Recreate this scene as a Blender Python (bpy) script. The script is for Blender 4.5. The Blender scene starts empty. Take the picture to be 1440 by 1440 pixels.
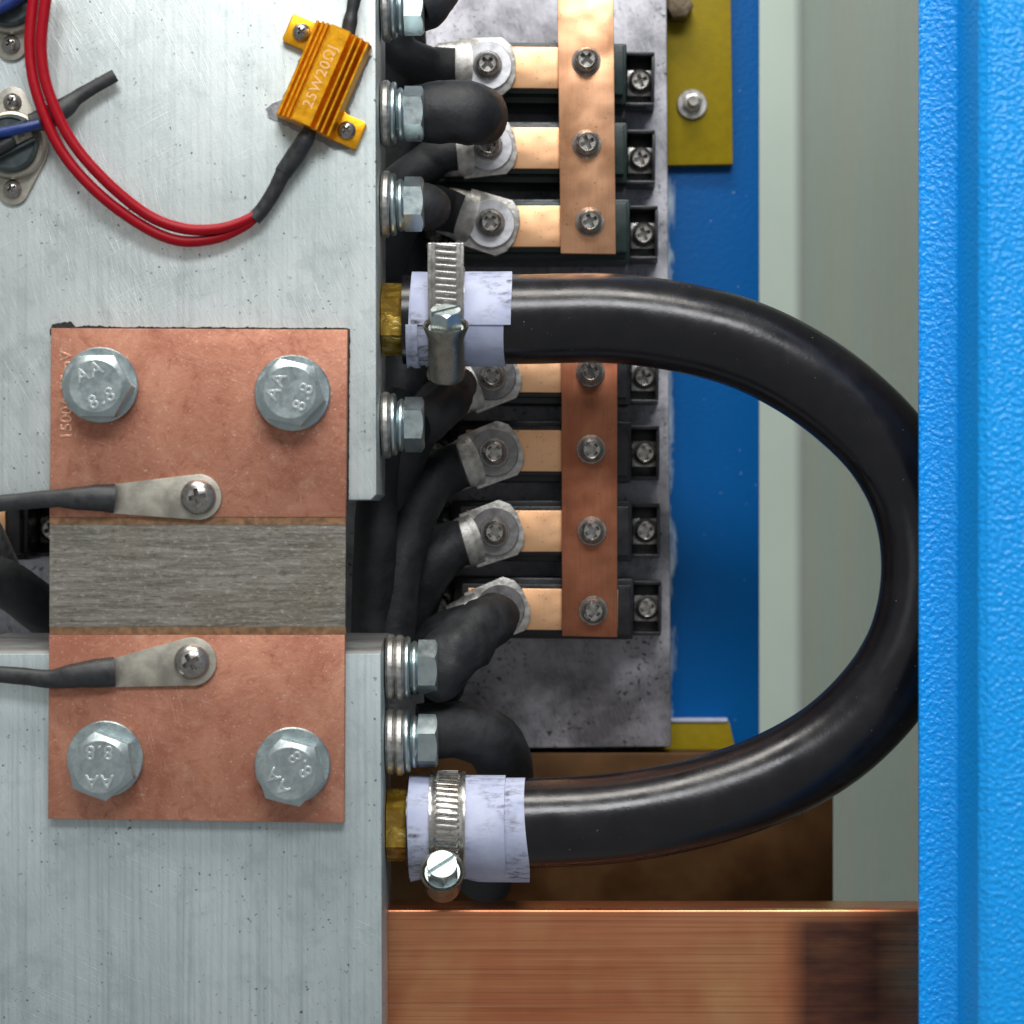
import bpy, bmesh, math, random
from mathutils import Vector, Matrix, noise
R = math.radians
random.seed(7)
scene = bpy.context.scene
col = scene.collection

# ------------------------------------------------------------------ camera
D = 0.70                      # camera to the front face of the aluminium blocks
PXM = 5000.0                  # photo pixels per metre on that face
cam_d = bpy.data.cameras.new('camera'); cam = bpy.data.objects.new('camera', cam_d); col.objects.link(cam)
cam.location = (0, -D, 0); cam.rotation_euler = (R(90), 0, 0)
cam_d.sensor_width = 36; cam_d.lens = 36 * D / (1440 / PXM)
cam_d.clip_start = 0.01; cam_d.clip_end = 50
cam_d.dof.use_dof = True; cam_d.dof.focus_distance = D + 0.03; cam_d.dof.aperture_fstop = 11
scene.camera = cam
# ------------------------------------------------------------------ light
world = bpy.data.worlds.new('World'); scene.world = world; world.use_nodes = True
bg = world.node_tree.nodes['Background']
bg.inputs[0].default_value = (0.96, 0.985, 1.0, 1); bg.inputs[1].default_value = 0.29
def area(name, loc, target, sx, sy, power, color):
    l = bpy.data.lights.new(name, 'AREA'); l.shape = 'RECTANGLE'; l.size = sx; l.size_y = sy
    l.energy = power; l.color = color
    o = bpy.data.objects.new(name, l); col.objects.link(o); o.location = loc
    o.rotation_euler = (Vector(target) - Vector(loc)).to_track_quat('-Z', 'Y').to_euler()
    return o
area('lamp_overhead', (-0.12, -0.42, 1.1), (0, 0.03, 0), 0.9, 0.25, 12, (1.0, 0.96, 0.90))
area('lamp_front', (0.10, -1.25, 0.95), (0, 0.03, 0), 0.8, 0.35, 14.5, (0.97, 0.98, 1.0))
area('lamp_left', (-0.95, -1.1, 0.15), (0, 0.05, 0), 0.4, 0.9, 0.8, (0.92, 0.97, 1.0))
vs = scene.view_settings
vs.view_transform = 'Standard'; vs.look = 'None'; vs.exposure = -0.1; vs.gamma = 1.0; vs.use_curve_mapping = False

# ------------------------------------------------------------------ helpers
def kk(Y=0.0): return (1 + Y / D) / PXM                       # metres per photo pixel at depth Y
def S(px, py, Y=0.0): k = kk(Y); return Vector(((px - 720) * k, Y, (720 - py) * k))
RX = Matrix.Rotation(R(90), 4, 'X')                           # local (right, up, towards viewer) -> world
def frame(px, py, Y, rot=0): return Matrix.Translation(S(px, py, Y)) @ RX @ Matrix.Rotation(R(rot), 4, 'Z')

def finish(bm, ang=0.6):
    bmesh.ops.recalc_face_normals(bm, faces=bm.faces[:])
    for f in bm.faces: f.smooth = True
    for e in bm.edges:
        if len(e.link_faces) == 2 and e.calc_face_angle(0) > ang: e.smooth = False
def mesh_of(name, bm, m, ang=0.6):
    finish(bm, ang)
    me = bpy.data.meshes.new(name); bm.to_mesh(me); bm.free()
    if m: me.materials.append(m)
    return me
def put(name, me, parent=None, M=None, m=None):
    o = bpy.data.objects.new(name, me); col.objects.link(o)
    if parent: o.parent = parent
    if M is not None: o.matrix_basis = M
    return o
def tag(o, label, cat, group=None, kind=None):
    if label: o['label'] = label
    if cat: o['category'] = cat
    if group: o['group'] = group
    if kind: o['kind'] = kind
    return o
def thing(name, label, cat, M, group=None):
    o = bpy.data.objects.new(name, None); col.objects.link(o); o.empty_display_size = 0.01
    o.matrix_basis = M; return tag(o, label, cat, group)
def copy_tree(o, parent=None):
    c = o.copy(); col.objects.link(c); c.parent = parent
    for ch in [x for x in bpy.data.objects if x.parent == o]: copy_tree(ch, c)
    return c

def box(bm, x0, x1, y0, y1, z0, z1, bev=0, seg=2, M=None):
    b = bmesh.new()
    bmesh.ops.create_cube(b, size=1)
    for v in b.verts:
        v.co = Vector((x0 + (v.co.x + .5) * (x1 - x0), y0 + (v.co.y + .5) * (y1 - y0), z0 + (v.co.z + .5) * (z1 - z0)))
    if bev: bmesh.ops.bevel(b, geom=b.edges[:], offset=bev, segments=seg, affect='EDGES', profile=0.6)
    return merge(bm, b, M)
def merge(bm, b, M=None):
    if M is not None: bmesh.ops.transform(b, matrix=M, verts=b.verts[:])
    t = bpy.data.meshes.new('tmp'); b.to_mesh(t); b.free(); bm.from_mesh(t); bpy.data.meshes.remove(t); return bm
def prism(bm, pts, z0, z1, bev=0, seg=2, M=None):
    b = bmesh.new()
    lo = [b.verts.new((x, y, z0)) for x, y in pts]; hi = [b.verts.new((x, y, z1)) for x, y in pts]
    b.faces.new(lo[::-1]); b.faces.new(hi); n = len(pts)
    for i in range(n): b.faces.new((lo[i], lo[(i+1) % n], hi[(i+1) % n], hi[i]))
    bmesh.ops.recalc_face_normals(b, faces=b.faces[:])
    if bev:
        es = [e for e in b.edges if abs(e.verts[0].co.z - e.verts[1].co.z) < 1e-7 and e.verts[0].co.z > (z0 + z1) / 2]
        bmesh.ops.bevel(b, geom=es, offset=bev, segments=seg, affect='EDGES', profile=0.6)
    return merge(bm, b, M)
def lathe(bm, prof, n=40, M=None, rf=None):
    """profile of (radius, height) turned about local Z; closed when it starts and ends on radius 0"""
    b = bmesh.new(); rings = []
    for r, h in prof:
        if r < 1e-9: rings.append([b.verts.new((0, 0, h))])
        else: rings.append([b.verts.new((r * math.cos(2*math.pi*i/n), r * math.sin(2*math.pi*i/n), h)) for i in range(n)])
    for a, c in zip(rings, rings[1:]):
        for i in range(n):
            j = (i + 1) % n
            if len(a) == 1 and len(c) == 1: continue
            if len(a) == 1: b.faces.new((a[0], c[j], c[i]))
            elif len(c) == 1: b.faces.new((a[i], a[j], c[0]))
            else: b.faces.new((a[i], a[j], c[j], c[i]))
    return merge(bm, b, M)
def ring(bm, r0, r1, z0, z1, bev=0.0, n=40, M=None):
    b_ = bev
    return lathe(bm, [(r0, z0), (r1 - b_, z0), (r1, z0 + b_), (r1, z1 - b_), (r1 - b_, z1), (r0 + b_, z1), (r0, z1 - b_), (r0, z0)], n, M)
def catmull(pts, rad, per=10):
    P, Q = [], []
    n = len(pts)
    for i in range(n - 1):
        p0, p1, p2, p3 = pts[max(i-1, 0)], pts[i], pts[i+1], pts[min(i+2, n-1)]
        for s in range(per):
            t = s / per
            P.append(0.5 * ((2*p1) + (p2-p0)*t + (2*p0-5*p1+4*p2-p3)*t*t + (3*p1-p0-3*p2+p3)*t*t*t))
            tt = t*t*(3-2*t); Q.append(rad[i]*(1-tt) + rad[i+1]*tt)
    P.append(pts[-1]); Q.append(rad[-1]); return P, Q
def tube(bm, pts, rad, n=24, per=10, dome=False, wob=0.0, seed=0.0, flat=None):
    if not isinstance(rad, (list, tuple)): rad = [rad] * len(pts)
    P, Q = catmull([Vector(p) for p in pts], list(rad), per)
    if dome:
        t = (P[-1] - P[-2]).normalized(); r = Q[-1]; e = P[-1].copy()
        for a in (0.3, 0.6, 0.85, 0.97): P.append(e + t * r * a * 0.7); Q.append(r * math.sqrt(1 - a*a))
    T = [(P[min(i+1, len(P)-1)] - P[max(i-1, 0)]).normalized() for i in range(len(P))]
    up = Vector((0, -1, 0.13)); N = (up - T[0] * up.dot(T[0])).normalized()
    rings = []
    for i, (p, t, r) in enumerate(zip(P, T, Q)):
        N = (N - t * N.dot(t)).normalized(); B = t.cross(N)
        vs_ = []
        for j in range(n):
            a = 2 * math.pi * j / n; d = N * math.cos(a) + B * math.sin(a); rr = r
            q = p + d * r
            if wob: rr = r * (1 + wob * noise.noise(q * 130 + Vector((seed, 0, 0))) + wob * .45 * noise.noise(q * 420 + Vector((0, seed, 0))))
            q = p + d * rr
            if flat: q.y = p.y + (q.y - p.y) * flat
            vs_.append(bm.verts.new(q))
        rings.append(vs_)
    for a, c in zip(rings, rings[1:]):
        for j in range(n): bm.faces.new((a[j], a[(j+1) % n], c[(j+1) % n], c[j]))
    bm.faces.new(rings[0][::-1]); bm.faces.new(rings[-1])
    return bm
def boolean(bm_a, bm_b, op):
    obs = []
    for b in (bm_a, bm_b):
        bmesh.ops.recalc_face_normals(b, faces=b.faces[:])
        me = bpy.data.meshes.new('tmp'); b.to_mesh(me); b.free(); o = bpy.data.objects.new('tmp', me); col.objects.link(o); obs.append(o)
    md = obs[0].modifiers.new('b', 'BOOLEAN'); md.operation = op; md.object = obs[1]; md.solver = 'EXACT'
    dg = bpy.context.evaluated_depsgraph_get(); dg.update()
    me = bpy.data.meshes.new_from_object(obs[0].evaluated_get(dg))
    out = bmesh.new(); out.from_mesh(me); bpy.data.meshes.remove(me)
    for o in obs:
        m_ = o.data; bpy.data.objects.remove(o); bpy.data.meshes.remove(m_)
    return out
_tx = {}
def text_mesh(s, size, depth, m, bev=0.0, space=1.0):
    key = (s, size, depth, m.name)
    if key in _tx: return _tx[key]
    c = bpy.data.curves.new('tmp', 'FONT'); c.body = s; c.size = size; c.extrude = depth; c.align_x = 'CENTER'; c.align_y = 'CENTER'
    c.bevel_depth = bev; c.space_character = space; c.resolution_u = 5
    o = bpy.data.objects.new('tmp', c); col.objects.link(o)
    dg = bpy.context.evaluated_depsgraph_get(); dg.update()
    me = bpy.data.meshes.new_from_object(o.evaluated_get(dg)); me.name = 'marking'
    bpy.data.objects.remove(o); bpy.data.curves.remove(c)
    me.materials.clear(); me.materials.append(m); _tx[key] = me; return me

# ------------------------------------------------------------------ materials
class NT:
    def __init__(s, name):
        s.m = bpy.data.materials.new(name); s.m.use_nodes = True; s.t = s.m.node_tree; s.n = s.t.nodes
        s.b = s.n['Principled BSDF']; s.tc = s.n.new('ShaderNodeTexCoord')
    def link(s, a, b): s.t.links.new(a, b)
    def coord(s, rot=(0, 0, 0), scale=(1, 1, 1), loc=(0, 0, 0)):
        src = s.tc.outputs['Object']
        if any(rot):
            mr = s.n.new('ShaderNodeMapping'); s.link(src, mr.inputs[0]); mr.inputs['Rotation'].default_value = [R(a) for a in rot]; src = mr.outputs[0]
        mp = s.n.new('ShaderNodeMapping'); s.link(src, mp.inputs[0])
        mp.inputs['Scale'].default_value = scale; mp.inputs['Location'].default_value = loc
        return mp.outputs[0]
    def noise(s, co, scale=1, detail=3, rough=.55, dist=0):
        x = s.n.new('ShaderNodeTexNoise'); s.link(co, x.inputs['Vector']); x.inputs['Scale'].default_value = scale
        x.inputs['Detail'].default_value = detail; x.inputs['Roughness'].default_value = rough; x.inputs['Distortion'].default_value = dist
        return x.outputs[0]
    def ramp(s, f, lo, hi, a=0.0, b=1.0):
        x = s.n.new('ShaderNodeMapRange'); s.link(f, x.inputs[0]); x.inputs[1].default_value = lo; x.inputs[2].default_value = hi
        x.inputs[3].default_value = a; x.inputs[4].default_value = b; return x.outputs[0]
    def math(s, op, a, b):
        x = s.n.new('ShaderNodeMath'); x.operation = op
        for i, v in enumerate((a, b)):
            if isinstance(v, (int, float)): x.inputs[i].default_value = v
            else: s.link(v, x.inputs[i])
        return x.outputs[0]
    def mix(s, f, a, b, mode='MIX'):
        x = s.n.new('ShaderNodeMix'); x.data_type = 'RGBA'; x.blend_type = mode
        for i, v in ((0, f), (6, a), (7, b)):
            if isinstance(v, (int, float)): x.inputs[i].default_value = v
            elif isinstance(v, tuple): x.inputs[i].default_value = v + (1,) * (4 - len(v))
            else: s.link(v, x.inputs[i])
        return x.outputs[2]
    def bump(s, h, dist, strength=1.0):
        x = s.n.new('ShaderNodeBump'); s.link(h, x.inputs['Height']); x.inputs['Distance'].default_value = dist; x.inputs['Strength'].default_value = strength
        prev = s.b.inputs['Normal'].links
        if prev: s.link(prev[0].from_socket, x.inputs['Normal'])
        s.link(x.outputs[0], s.b.inputs['Normal']); return x
    def sep(s, co):
        x = s.n.new('ShaderNodeSeparateXYZ'); s.link(co, x.inputs[0]); return x.outputs
    def set(s, base=None, rough=None, metal=None, **kw):
        for k, v in (('Base Color', base), ('Roughness', rough), ('Metallic', metal)):
            if v is None: continue
            if isinstance(v, (int, float)): s.b.inputs[k].default_value = v
            elif isinstance(v, tuple): s.b.inputs[k].default_value = v + (1,) * (4 - len(v))
            else: s.link(v, s.b.inputs[k])
        for k, v in kw.items(): s.b.inputs[k.replace('_', ' ')].default_value = v
        return s

def simple(name, c1, c2, rough, metal, sc=300, rvar=.08, bump=0.0, bsc=1500, stretch=(1, 1, 1), **kw):
    t = NT(name); co = t.coord(scale=stretch); n = t.noise(co, sc, 4)
    f = t.ramp(n, .35, .65)
    t.set(t.mix(f, c1, c2), t.ramp(n, .3, .7, rough - rvar, rough + rvar), metal, **kw)
    if bump: t.bump(t.noise(co, bsc, 3), bump)
    return t.m

def aluminium(name, c1, c2, cs, dark, rough, vert=0.5, spk=.66, streaks=((0, 1), (62, 1), (78, .8), (-20, .7)), metal=.75, big=14):
    t = NT(name); co = t.coord()
    big_ = big; big = t.noise(co, big, 6, .62, .3); c = t.mix(t.ramp(big, .38, .62), c1, c2)
    vs_ = t.noise(t.coord(scale=(900, 14, 20)), 1, 4); c = t.mix(t.ramp(vs_, .45, .75, 0, vert), c, dark)
    h = None
    for i, (a, w) in enumerate(streaks):
        n = t.noise(t.coord(rot=(0, 0, a), scale=(45, 2600, 30), loc=(i * 3.1, i * 7.7, 0)), 1, 2)
        msk = t.ramp(t.noise(t.coord(loc=(i * .7, i * .3, 0)), 17, 3), .42, .62)
        l = t.math('MULTIPLY', t.ramp(n, .58, .72), msk)
        c = t.mix(t.math('MULTIPLY', l, .42 * w), c, cs)
        d = t.math('MULTIPLY', t.ramp(n, .40, .28), msk)
        c = t.mix(t.math('MULTIPLY', d, .30 * w), c, dark)
        h = l if h is None else t.math('ADD', h, l)
    fine = t.noise(t.coord(rot=(0, 0, 70), scale=(160, 5200, 60)), 1, 2); c = t.mix(t.ramp(fine, .5, .72, 0, .28), c, cs); c = t.mix(t.ramp(fine, .46, .3, 0, .2), c, dark)
    cloud = t.noise(co, big_ * 5, 6, .7, .4); c = t.mix(t.ramp(cloud, .52, .68, 0, .35), c, dark)
    sp = t.noise(co, 620, 2, .5); spm = t.ramp(t.noise(co, 60, 2), .45, .6)
    c = t.mix(t.math('MULTIPLY', t.ramp(sp, spk, spk + .05), t.math('MULTIPLY', spm, .85)), c, (.03, .035, .035))
    t.set(c, t.ramp(big, .3, .7, rough - .06, rough + .08), metal)
    t.bump(h, .000022); t.bump(t.noise(co, 1200, 3), .00002)
    return t.m

M_ALU_U = aluminium('brushed aluminium', (.55, .62, .605), (.67, .72, .71), (.95, .97, .96), (.28, .33, .32), .46, vert=.35, streaks=((66, .9), (58, .6), (78, .6), (-28, .5)))
M_ALU_L = aluminium('satin aluminium', (.52, .605, .615), (.60, .68, .69), (.82, .88, .88), (.30, .37, .375), .5, vert=.6, streaks=((88, .4), (25, .18)))
M_HEAT = aluminium('mottled heat sink', (.20, .20, .215), (.62, .61, .65), (.78, .77, .82), (.05, .05, .06), .55, vert=.08, big=38, spk=.6, streaks=((10, .7), (50, .6), (-35, .6)), metal=.8)

def copper_plate_mat():
    t = NT('matte copper'); co = t.coord()
    a = t.noise(co, 38, 6, .68, .9); f = t.noise(co, 210, 6, .75, .8); g = t.noise(co, 1300, 3, .6)
    c = t.mix(t.ramp(a, .34, .66), (.40, .155, .098), (.60, .285, .185))
    c = t.mix(t.ramp(f, .52, .70, 0, .75), c, (.30, .10, .062))
    c = t.mix(t.ramp(f, .44, .30, 0, .55), c, (.70, .39, .27))
    for i, an in enumerate((20, 75, -40)):
        sc = t.noise(t.coord(rot=(0, 0, an), scale=(60, 2000, 30), loc=(i * 5, i * 3, 0)), 1, 2)
        mk = t.ramp(t.noise(t.coord(loc=(i * .4, .2, 0)), 30, 3), .45, .65)
        c = t.mix(t.math('MULTIPLY', t.ramp(sc, .6, .74), t.math('MULTIPLY', mk, .35)), c, (.80, .52, .40))
    c = t.mix(t.ramp(g, .64, .72, 0, .6), c, (.88, .64, .50))
    t.set(c, t.ramp(f, .3, .7, .42, .62), .65); t.bump(t.noise(co, 700, 5, .7), .00010); return t.m
M_CUP = copper_plate_mat()
def mangan_mat():
    t = NT('rolled manganin'); co = t.coord()
    st = t.noise(t.coord(scale=(60, 900, 100)), 1, 6, .72); f = t.noise(t.coord(scale=(520, 1000, 300)), 1, 5, .75); p = t.noise(co, 45, 4, .6)
    c = t.mix(t.ramp(st, .36, .64), (.19, .175, .145), (.41, .39, .34))
    c = t.mix(t.ramp(p, .5, .7, 0, .4), c, (.24, .19, .13)); c = t.mix(t.ramp(f, .57, .70, 0, .8), c, (.66, .62, .56)); c = t.mix(t.ramp(f, .42, .32, 0, .6), c, (.06, .05, .04))
    t.set(c, t.ramp(f, .3, .7, .30, .5), .85); t.bump(f, .00010); t.bump(st, .00004); return t.m
M_MANG = mangan_mat()
M_BRAZE = simple('brazed seam', (.24, .145, .08), (.40, .22, .12), .45, .8, 500, bump=.00004)
M_STAMP = simple('stamped copper', (.78, .40, .26), (.9, .55, .4), .35, .8, 900)
def bus_mat(name, c1, c2, c3, rough):
    t = NT(name); co = t.coord()
    a = t.noise(co, 55, 4, .6, .4); st = t.noise(t.coord(scale=(1600, 60, 60)), 1, 3)
    c = t.mix(t.ramp(a, .35, .65), c1, c2); c = t.mix(t.ramp(st, .5, .75, 0, .35), c, c3)
    sp = t.noise(co, 1100, 2); c = t.mix(t.ramp(sp, .68, .72, 0, .6), c, (.12, .05, .03))
    t.set(c, t.ramp(a, .3, .7, rough - .05, rough + .1), .9); t.bump(t.noise(co, 45, 2), .0012); t.bump(t.noise(co, 1500, 2), .00001); return t.m
M_BUS1 = bus_mat('bright copper', (.76, .38, .20), (.86, .48, .28), (.62, .27, .14), .3)
M_BUS2 = bus_mat('tarnished copper', (.34, .115, .06), (.46, .185, .10), (.24, .08, .045), .42)
M_STRIP = bus_mat('light copper strip', (.86, .47, .24), (.92, .55, .31), (.78, .38, .19), .38)
def bar_mat():
    t = NT('drawn copper bar'); co = t.coord()
    n1 = t.noise(t.coord(scale=(2.2, 260, 60)), 1, 6, .66); n2 = t.noise(t.coord(scale=(8, 1100, 200)), 1, 4, .6); b = t.noise(t.coord(scale=(16, 60, 20)), 1, 3)
    c = t.mix(t.ramp(b, .32, .68), (.68, .22, .10), (.88, .36, .175))
    g2 = t.noise(t.coord(scale=(22, 14, 20), loc=(3, 1, 0)), 1, 3, .5, .4); c = t.mix(t.ramp(g2, .52, .68, 0, .7), c, (.98, .54, .24)); c = t.mix(t.ramp(g2, .46, .32, 0, .7), c, (.44, .13, .065)); c = t.mix(t.ramp(n1, .5, .70, 0, .4), c, (.42, .14, .07)); c = t.mix(t.ramp(n1, .42, .28, 0, .3), c, (.98, .60, .40))  # broad gold and brown patches paint soft reflections into the copper
    c = t.mix(t.ramp(n2, .5, .68, 0, .45), c, (.34, .10, .05)); c = t.mix(t.ramp(n2, .46, .3, 0, .25), c, (1, .66, .42))
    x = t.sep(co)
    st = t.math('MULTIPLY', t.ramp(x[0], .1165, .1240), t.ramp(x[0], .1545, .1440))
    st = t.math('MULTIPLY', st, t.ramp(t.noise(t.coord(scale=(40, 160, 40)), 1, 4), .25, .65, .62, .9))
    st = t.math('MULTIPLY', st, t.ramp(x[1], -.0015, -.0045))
    c = t.mix(st, c, (.06, .032, .034))  # darker band across the bar, starting just below its top edge
    t.set(c, t.ramp(n1, .3, .7, .22, .38), .95); t.bump(n2, .00004); t.bump(n1, .00006); return t.m
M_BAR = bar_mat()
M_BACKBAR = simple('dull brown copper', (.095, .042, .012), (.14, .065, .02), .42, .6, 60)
def zinc(name, c1, c2, rough):
    t = NT(name); co = t.coord(); n = t.noise(co, 320, 5, .7, .3); s = t.noise(co, 1600, 3)
    c = t.mix(t.ramp(n, .35, .68), c1, c2); c = t.mix(t.ramp(s, .64, .74, 0, .3), c, (.9, .92, .92))
    t.set(c, t.ramp(n, .3, .7, rough - .06, rough + .12), .92); t.bump(s, .00001); t.bump(n, .000025); return t.m
M_ZINC = zinc('blue zinc plate', (.44, .52, .53), (.56, .64, .64), .3)
M_MARK = zinc('stamped zinc', (.60, .66, .66), (.72, .77, .77), .34)
M_STEEL = zinc('nickel steel', (.42, .40, .37), (.62, .60, .56), .25)
M_DARKW = zinc('dull dark washer', (.20, .19, .19), (.32, .31, .31), .4)
M_BRIGHTW = zinc('pale washer', (.62, .62, .64), (.80, .80, .82), .36)
M_TIN = simple('tinned lug', (.34, .325, .295), (.60, .585, .55), .44, .9, 420, bump=.00009, bsc=900)
M_TINW = simple('worn tinned terminal', (.38, .36, .30), (.56, .53, .45), .42, .85, 180, bump=.00003)
M_PANHD = zinc('oiled steel screw', (.30, .28, .26), (.46, .44, .41), .24)
M_GOLD = simple('gold anodised aluminium', (.82, .36, .012), (.90, .43, .02), .32, .85, 500, .05, .00003, 2500)
M_PRINT = simple('pale printed ink', (.86, .50, .22), (.92, .58, .3), .55, .0, 900)
M_RED = simple('red silicone wire', (.31, .0004, .008), (.36, .0006, .010), .42, 0, 500, .05, Specular_IOR_Level=.25)
M_BLUEW = simple('blue wire', (.004, .022, .14), (.006, .035, .19), .35, 0, 300, .04)
M_SHRINK = simple('black heat shrink', (.016, .017, .018), (.032, .034, .036), .5, 0, 400, .08, .00008, 500)
M_RUBBER = simple('dusty black sleeve', (.012, .013, .014), (.026, .028, .03), .6, 0, 160, .08, .00028, 380)
def hose_mat():
    t = NT('glossy black hose'); co = t.coord(); n = t.noise(co, 120, 4); sp = t.noise(co, 900, 2)
    c = t.mix(t.ramp(n, .3, .7), (.006, .006, .008), (.011, .010, .012)); c = t.mix(t.ramp(sp, .745, .78, 0, .4), c, (.4, .36, .3))
    t.set(c, t.ramp(n, .3, .7, .19, .29), 0); t.bump(t.noise(co, 1400, 3), .00002); t.bump(n, .00012); return t.m
M_HOSE = hose_mat()
M_PLASTIC = simple('black module plastic', (.008, .008, .010), (.018, .018, .022), .32, 0, 300, .08, .00003)
M_GREENREFL = simple('module plastic with green reflection', (.007, .020, .017), (.012, .032, .027), .35, 0, 300, .08, .00003)  # black plastic with a greenish reflection painted into its colour
M_BAKE = simple('slate bakelite', (.035, .05, .052), (.055, .075, .078), .42, 0, 500, .08, .00004)
def tape_mat():
    t = NT('bluish white tape'); co = t.coord(); n = t.noise(co, 90, 4); f = t.noise(t.coord(scale=(500, 500, 200)), 1, 5, .7)
    c = t.mix(t.ramp(n, .35, .7), (.46, .50, .68), (.60, .64, .80)); m_ = t.math('MULTIPLY', t.ramp(f, .47, .66), t.ramp(t.noise(co, 70, 3), .44, .62))
    c = t.mix(t.math('MULTIPLY', m_, .95), c, (.05, .04, .035)); t.set(c, .72, 0); t.bump(n, .0004); t.bump(f, .00006); return t.m
M_TAPE = tape_mat()
def brass_mat():
    t = NT('varnished brass'); co = t.coord(); n = t.noise(co, 180, 4, .6, .8)
    c = t.mix(t.ramp(n, .4, .6), (.30, .17, .015), (.52, .34, .05)); c = t.mix(t.ramp(n, .62, .7), c, (.75, .66, .38))
    t.set(c, t.ramp(n, .4, .65, .18, .4), .6, Coat_Weight=.6); t.bump(n, .0005); return t.m
M_BRASS = brass_mat()
def paint_mat(name, c1, c2, rough, scale, dist, spec=.5):
    t = NT(name); co = t.coord(); n = t.noise(co, scale, 2, .45); t.set(t.mix(t.ramp(t.noise(co, 20, 2), .3, .7), c1, c2), rough, 0, Specular_IOR_Level=spec)
    t.bump(t.ramp(n, .35, .68), dist); t.bump(t.noise(co, scale * 4, 2), dist * .06); return t.m
M_BLUE = paint_mat('textured blue paint', (.002, .33, .90), (.003, .36, .94), .24, 780, .00024, .5)
def panel_mat():
    t = NT('smooth blue paint'); co = t.coord(); x = t.sep(co)
    n = t.noise(t.coord(scale=(140, 45, 50)), 1, 5, .65, .5)
    w = t.math('SUBTRACT', t.ramp(x[0], -.001, .0055), t.ramp(n, .42, .75, -.05, .7))
    k = t.ramp(w, .16, -.22)
    sp = t.noise(co, 500, 2); c = t.mix(t.ramp(sp, .73, .76, 0, .6), (.001, .10, .34), (.5, .62, .7))
    t.set(t.mix(t.math('MULTIPLY', k, .75), c, (.62, .72, .74)), .35, 0); t.bump(t.noise(co, 600, 2), .0001); return t.m
M_BLUEP = panel_mat(); M_BLUEP.node_tree.nodes['Principled BSDF'].inputs['Specular IOR Level'].default_value = .2
M_YEL = simple('yellow paint', (.26, .19, .001), (.30, .22, .002), .55, 0, 300, .05, .0001, 900, Specular_IOR_Level=.2)
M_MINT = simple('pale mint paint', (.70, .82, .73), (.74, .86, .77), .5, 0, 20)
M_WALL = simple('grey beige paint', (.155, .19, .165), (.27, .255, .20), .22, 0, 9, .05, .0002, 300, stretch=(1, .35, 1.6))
M_BLACKRES = simple('black residue', (.008, .008, .008), (.02, .02, .02), .7, 0, 600, .05, .0003, 900)
M_PASTE = simple('grey thermal paste', (.20, .22, .25), (.30, .33, .36), .35, .1, 300, .08, .0003, 500)

# ------------------------------------------------------------------ the setting: cabinet shell
def struct(name, bm, m, M, label, ang=.6):
    return tag(put(name, mesh_of(name, bm, m, ang), None, M), label, None, None, 'structure')
# back wall and right side wall of the cabinet, deep behind everything
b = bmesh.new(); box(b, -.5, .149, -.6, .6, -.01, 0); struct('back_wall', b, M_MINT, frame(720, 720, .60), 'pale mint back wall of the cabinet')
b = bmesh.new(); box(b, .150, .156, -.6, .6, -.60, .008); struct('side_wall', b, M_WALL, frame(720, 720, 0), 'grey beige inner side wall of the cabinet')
# folded blue cabinet front: flange, step and raised panel (one folded sheet)
b = bmesh.new()
xs = (.1130, .1232, .34)
pts = [(xs[0], .0072), (xs[0], .010), (xs[1] - .0022, .010), (xs[1], .0115), (xs[1], .0425), (xs[1] + .0025, .045), (xs[2], .045), (xs[2], .042),
       (xs[1] + .004, .042), (xs[1] + .002, .040), (xs[1] + .002, .009), (xs[1] - .001, .0072)]
lo = [b.verts.new((x, -.4, z)) for x, z in pts]; hi = [b.verts.new((x, .4, z)) for x, z in pts]
for i in range(len(pts)): j = (i + 1) % len(pts); b.faces.new((lo[i], lo[j], hi[j], hi[i]))
b.faces.new(lo); b.faces.new(hi)
bmesh.ops.bevel(b, geom=[e for e in b.edges if abs(e.verts[0].co.y - e.verts[1].co.y) > .5], offset=.0004, segments=3, affect='EDGES')
o = put('cabinet_door_frame', mesh_of('cabinet_door_frame', b, M_BLUE), None, frame(720, 720, 0))
tag(o, 'bright blue textured steel door frame with folded edge beside the hose', 'door frame')
# blue inner panel
b = bmesh.new(); x0 = 0; x1 = (1060 - 935) * kk(.13)
box(b, -.10, x1, -.40, .40, -.003, 0, .0006); box(b, x1 - .003, x1, -.40, .40, -.03, -.003)
o = put('inner_panel', mesh_of('inner_panel', b, M_BLUEP), None, frame(943, 720, .130))
tag(o, 'dark blue painted inner panel behind the heat sink, smeared white at its edge', 'panel')
# heat sink plate
b = bmesh.new()
P = lambda pts, px0, py0, Y: [((x - px0) * kk(Y), (py0 - y) * kk(Y)) for x, y in pts]
prism(b, P([(-60, -80), (937, -80), (944, 1050), (-60, 1060)], 440, 480, .105), -.018, 0, .0006)
o = put('heat_sink_plate', mesh_of('heat_sink_plate', b, M_HEAT), None, frame(440, 480, .105))
tag(o, 'scuffed grey metal plate that the black terminal modules sit on', 'plate')

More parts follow.
